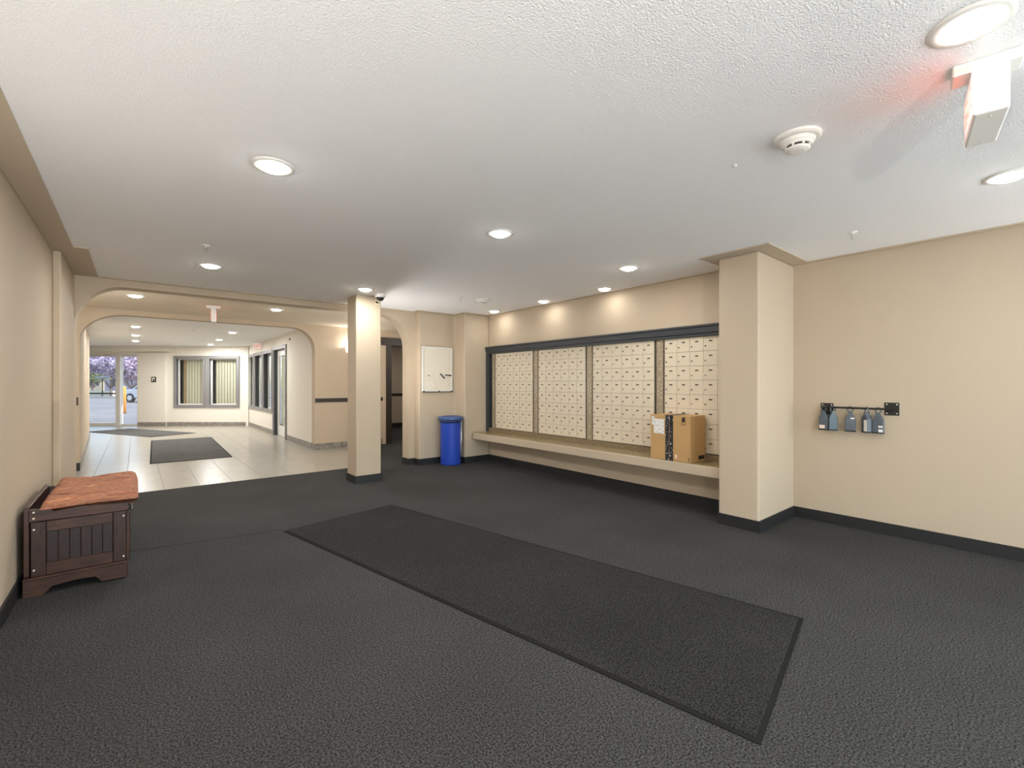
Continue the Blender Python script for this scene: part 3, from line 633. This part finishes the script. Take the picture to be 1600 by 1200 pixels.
# ------------------------------------------------------------------ wall sconce, added uplights, plates
M_opal = mat('opal_glass', (1,1,1,1), .4, emit=((1,.93,.82,1), 2.0))
def sconce(label, loc, rz, watts, k=1.0):
    ws = thing('wall_sconce', label, 'wall light', loc, rz); ws.scale = (k, k, k)
    prof = [(.004,-.08),(.04,-.075),(.08,-.045),(.10,.0),(.105,.06)]
    hb = MB(); vs = []; fs = []; n = 16
    for r, z in prof:
        for k in range(n+1):
            t = PI + PI*k/n; vs.append((r*math.cos(t), r*math.sin(t)*.85 - .002, z))
    for j in range(len(prof)-1):
        for k in range(n): a = j*(n+1)+k; fs.append((a, a+1, a+n+2, a+n+1))
    hb.add(vs, fs); hb.build('bowl', M_opal, ws, smooth=True)
    MB().box(-.05,.05,-.012,-.001,-.06,.05).build('back_plate', M_white, ws)
    ld = bpy.data.lights.new('bulb', 'POINT'); ld.energy = watts; ld.color = LAMP_C; ld.shadow_soft_size = .03
    lo = bpy.data.objects.new('bulb', ld); COL.objects.link(lo); lo.parent = ws; lo.location = (0, -.05, .08)
sconce('white half-bowl wall sconce glowing in the cross passage', (3.43, YC, 2.0), 0, 9)
sconce('added half-bowl uplight on the hidden side of the whiteboard wall', (4.2, YA2, 1.7), PI, 36)  # unseen uplight added to brighten the passage
sconce('added half-bowl uplight, unseen in the left end of the cross passage', (-1.3, YA2, 1.7), PI, 40)  # second unseen uplight put in for the passage
for y, k, l in ((2.2,.10,'added unseen half-bowl uplight on the left wall ahead of the bench'), (.0,.62,'added unseen half-bowl uplight in the middle of the left wall'), (-2.0,1.25,'added unseen half-bowl uplight on the left wall by the glazed entrance')):
    sconce(l, (XL, y, 1.10), PI/2, FILL_SCONCE_W*k)  # left wall uplights, added out of view to brighten the ceiling
for y, l in ((-1.3,'added unseen half-bowl uplight on the right wall past the key-box rail'), (-2.7,'added unseen half-bowl uplight on the right wall by the glazed entrance')):
    sconce(l, (XR, y, 1.10), -PI/2, FILL_SCONCE_W*.32)  # right wall uplights, also added unseen for the ceiling
sconce('added half-bowl uplight on the hidden side of the square column facing the mail wall', (2.55, 6.085, 1.25), PI/2, 26, .7)  # added behind the column to lift the far ceiling
sw = thing('wall_switch', 'dark wall plate on the pier of the second arch', 'switch', (-.695, YC, .98))
MB().cbox(-.035,.035,-.010,-.001,0,.12,.003).build('plate', M_dark, sw); MB().cbox(-.012,.012,-.016,-.0102,.045,.075,.002).build('toggle', M_black, sw)
sg = thing('door_panel', 'small square entry panel with a dark frame on the entrance wall', 'panel', FP(lu(242.5), DW-.05, 1.36), -YAW)
MB().box(-.07,.07,-.02,-.001,0,.025).box(-.07,.07,-.02,-.001,.135,.16).box(-.07,-.045,-.02,-.001,.025,.135).box(.045,.07,-.02,-.001,.025,.135).build('frame', M_dark, sg)
MB().box(-.045,.045,-.012,-.001,.025,.135).build('face', M_paper, sg); MB().box(-.02,.03,-.016,-.0122,.025,.09).build('keypad', M_char, sg)
th = MB().cbox(-.03,.03,-.015,-.001,0,.045,.003).build('sensor', M_char, None, (XH, 11.25, 2.30), -PI/2); tag(th, 'tiny dark sensor high on the hall office wall', 'sensor')

# ------------------------------------------------------------------ outside the street door
M_asph = mat('pale_asphalt', srgb(112, 111, 114), .9, noise=(.25, srgb(128, 125, 124), .35, .65))
gp = MB().add([FP(-70,14.26,-.03), FP(30,14.26,-.03), FP(30,110,-.03), FP(-70,110,-.03)], [(0,1,2,3)])
struct(gp.build('ground', M_asph))
struct(MB().box(-30,30,-40,YB-.15,-.08,-.03).build('ground', mat('entrance_paving', srgb(178, 172, 162), .9, noise=(2, srgb(165, 158, 150), .3, .7))))
def OU(u, d, z=0.0): return FP((u-800)/711*d, d, z)
struct(MB().box(-70,30,42,42.4,-.03,.14,FARM).build('kerb', mat('kerb_concrete', srgb(170,166,160), .9)))
bo = thing('bollard', 'orange-yellow painted steel bollard outside the street door', 'bollard', OU(192, 20.5, -.03))
MB().lathe([(.115,0),(.115,1.16),(.10,1.21),(.06,1.235),(.01,1.24)], 20).build('post', mat('safety_orange', srgb(228,150,62), .5), bo, smooth=True)
MB().lathe([(.14,0),(.14,.02)], 20).build('collar', M_char, bo)
# parked car seen in part behind the bollard
M_car = mat('silver_car_paint', srgb(205,208,215), .25, metal=.3, coat=.5); M_cgl = mat('car_glass', srgb(60,66,78), .08); M_tyre = mat('tyre', srgb(40,40,42), .8)
cr_ = thing('parked_car', 'pale silver car parked across the lot beyond the bollard', 'car', OU(246, 33.5, -.03), -YAW - .12)
body = [(-2.2,.35),(-2.25,.6),(-2.15,.85),(-1.2,.98),(-.55,1.42),(.9,1.46),(1.7,1.02),(2.2,.95),(2.25,.45),(2.1,.3),(-2.1,.3)]
MB().prism(body, -.85, .85, 'y').build('body', M_car, cr_, bevel=.08, seg=3)
for sy in (-.856, .856):
    MB().prism([(-1.0,.98),(-.5,1.34),(.1,1.37),(.1,.98)], sy-.006, sy+.006, 'y').build('side_window', M_cgl, cr_)
    MB().prism([(.18,.98),(.18,1.37),(.82,1.38),(1.4,1.02)], sy-.006, sy+.006, 'y').build('side_window', M_cgl, cr_)
    for sx in (-1.35, 1.35):
        wh = MB().lathe([(.2,-.1),(.31,-.1),(.33,-.07),(.33,.07),(.31,.1),(.2,.1)], 20, M=Matrix.Translation((sx, sy*.93, .33)) @ Matrix.Rotation(PI/2, 4, 'X')).build('wheel', M_tyre, cr_)
        MB().lathe([(.19,-.105),(.19,.105)], 14, M=Matrix.Translation((sx, sy*.93, .33)) @ Matrix.Rotation(PI/2, 4, 'X')).build('hub', M_alu, wh)
MB().prism([(-1.12,1.0),(-.58,1.40),(-.60,1.405),(-1.15,1.005)], -.7, .7, 'y').build('windscreen', M_cgl, cr_)
# buildings across the lot
def house(label, u0, u1, d, h, m, roof, wins):
    l0, l1 = (u0-800)/711*d, (u1-800)/711*d
    t = thing('building', label, 'building', FP((l0+l1)/2, d, -.03), -YAW); w_ = (l1-l0)/2
    MB().box(-w_, w_, 0, 7, 0, h).build('wall', m, t)
    MB().prism([(-.4,h),(7.4,h),(7.4,h+.2),(3.5,h+1.6),(-.4,h+.2)], -w_-.4, w_+.4, 'x').build('roof', roof, t)
    for (a, b_, c, e_) in wins:
        wn_ = MB().box(-w_+a*2*w_, -w_+b_*2*w_, -.06, -.005, c, e_).build('window_frame', M_wfr, t)
        MB().box(-w_+a*2*w_+.08, -w_+b_*2*w_-.08, -.075, -.062, c+.08, e_-.08).build('pane', M_cgl, wn_)
M_lil = mat('lilac_grey_siding', srgb(172,166,180), .8, noise=(.8, srgb(160,154,170), .3, .7)); M_yel = mat('cream_siding', srgb(222,205,168), .8)
M_roof = mat('grey_shingle', srgb(120,118,122), .9)
house('lilac-grey low building across the parking lot', 163, 260, 62, 3.0, M_lil, M_roof, [(.1,.2,.9,2.2),(.6,.7,.9,2.2)])
house('cream building with windows behind the sign post', 90, 158, 66, 4.0, M_yel, M_roof, [(.55,.68,1.0,2.4),(.72,.84,1.0,2.4),(.88,.97,1.0,2.4)])
pw_ = tag(MB().box((100-800)/711*50, (176-800)/711*50, 50, 50.3, -.03, .55, FARM).build('low_wall', mat('cream_block', srgb(220,212,188), .9)), 'low cream wall along the far side of the parking lot', 'wall')
ps = thing('sign_post', 'dark post with a flat top panel across the parking lot', 'post', OU(160, 48, -.03))
MB().tube([(0,0,0),(0,0,2.0)], .07, 10).build('post', M_char, ps); MB().cbox(-.55,.55,-.12,.12,1.9,2.12,.02).build('panel', mat('teal_grey_panel', srgb(110,124,138), .6), ps)

# trees: branching trunk with real leaf blades
def leafmat(name, c0, c1):
    return mat(name, c0, .6, noise=(1.5, c1, .35, .65))
M_bark = mat('bark', srgb(140,126,122), .9)
def tree(label, u, d, trunk_h, cr_r, cr_z, m, nleaf, seed, rz=1.0, ls=.16):
    rng = random.Random(seed); o = thing('tree', label, 'tree', OU(u, d, -.03))
    tb_ = MB(); tb_.tube([(0,0,0),(.03,.02,trunk_h*.6),(0,.05,trunk_h+cr_r*.3)], [.11,.09,.05], 8)
    lv = MB()
    for k in range(9):
        a = rng.uniform(0, 2*PI); e = rng.uniform(.1, 1.0); end = Vector((math.cos(a)*cr_r*.75, math.sin(a)*cr_r*.75, cr_z + (e-.5)*cr_r*rz*1.2))
        tb_.tube([(0,.02,trunk_h*.75), tuple(end*.55 + Vector((0,0,trunk_h*.35))), tuple(end)], [.04,.025,.01], 6)
    for k in range(nleaf):
        v = Vector((rng.gauss(0,1), rng.gauss(0,1), rng.gauss(0,1))).normalized() * (rng.random()**.45)
        # clumps
        cl = 1 + .18*math.sin(5*v.x+seed)*math.sin(6*v.y)*math.sin(5*v.z+1)
        c = Vector((v.x*cr_r*cl, v.y*cr_r*cl, cr_z + v.z*cr_r*rz*cl))
        a = Vector((rng.gauss(0,1), rng.gauss(0,1), rng.gauss(0,1))).normalized(); b_ = a.cross(Vector((rng.gauss(0,1), rng.gauss(0,1), rng.gauss(0,1)))).normalized()
        s = ls*rng.uniform(.7, 1.3)
        lv.add([c-a*s, c+b_*s*.5, c+a*s, c-b_*s*.5], [(0,1,2,3)])
    tb_.build('trunk', M_bark, o, smooth=True)
    me = bpy.data.meshes.new('foliage'); me.from_pydata(lv.v, [], lv.f); me.materials.append(m); f_ = put('foliage', me, o); f_['kind'] = 'stuff'
M_pur = leafmat('purple_leaf', srgb(168,150,178), srgb(212,200,214)); M_grn = leafmat('green_leaf', srgb(150,170,124), srgb(212,220,186)); M_pal = leafmat('pale_leaf', srgb(214,220,214), srgb(190,204,184))
tree('purple-leaved tree behind the silver car', 206, 46, 1.0, 2.6, 3.2, M_pur, 8500, 3, .58)
tree('purple-leaved tree leaning over the lilac-grey building', 173, 50, 1.0, 2.2, 3.6, M_pur, 6500, 5, .62)
tree('green tree in front of the cream building', 144, 54, 1.0, 2.6, 3.4, M_grn, 8500, 8, .7)
tree('pale green tree near the sign post', 160, 80, 1.6, 3.0, 5.2, M_pal, 6500, 12, .7)
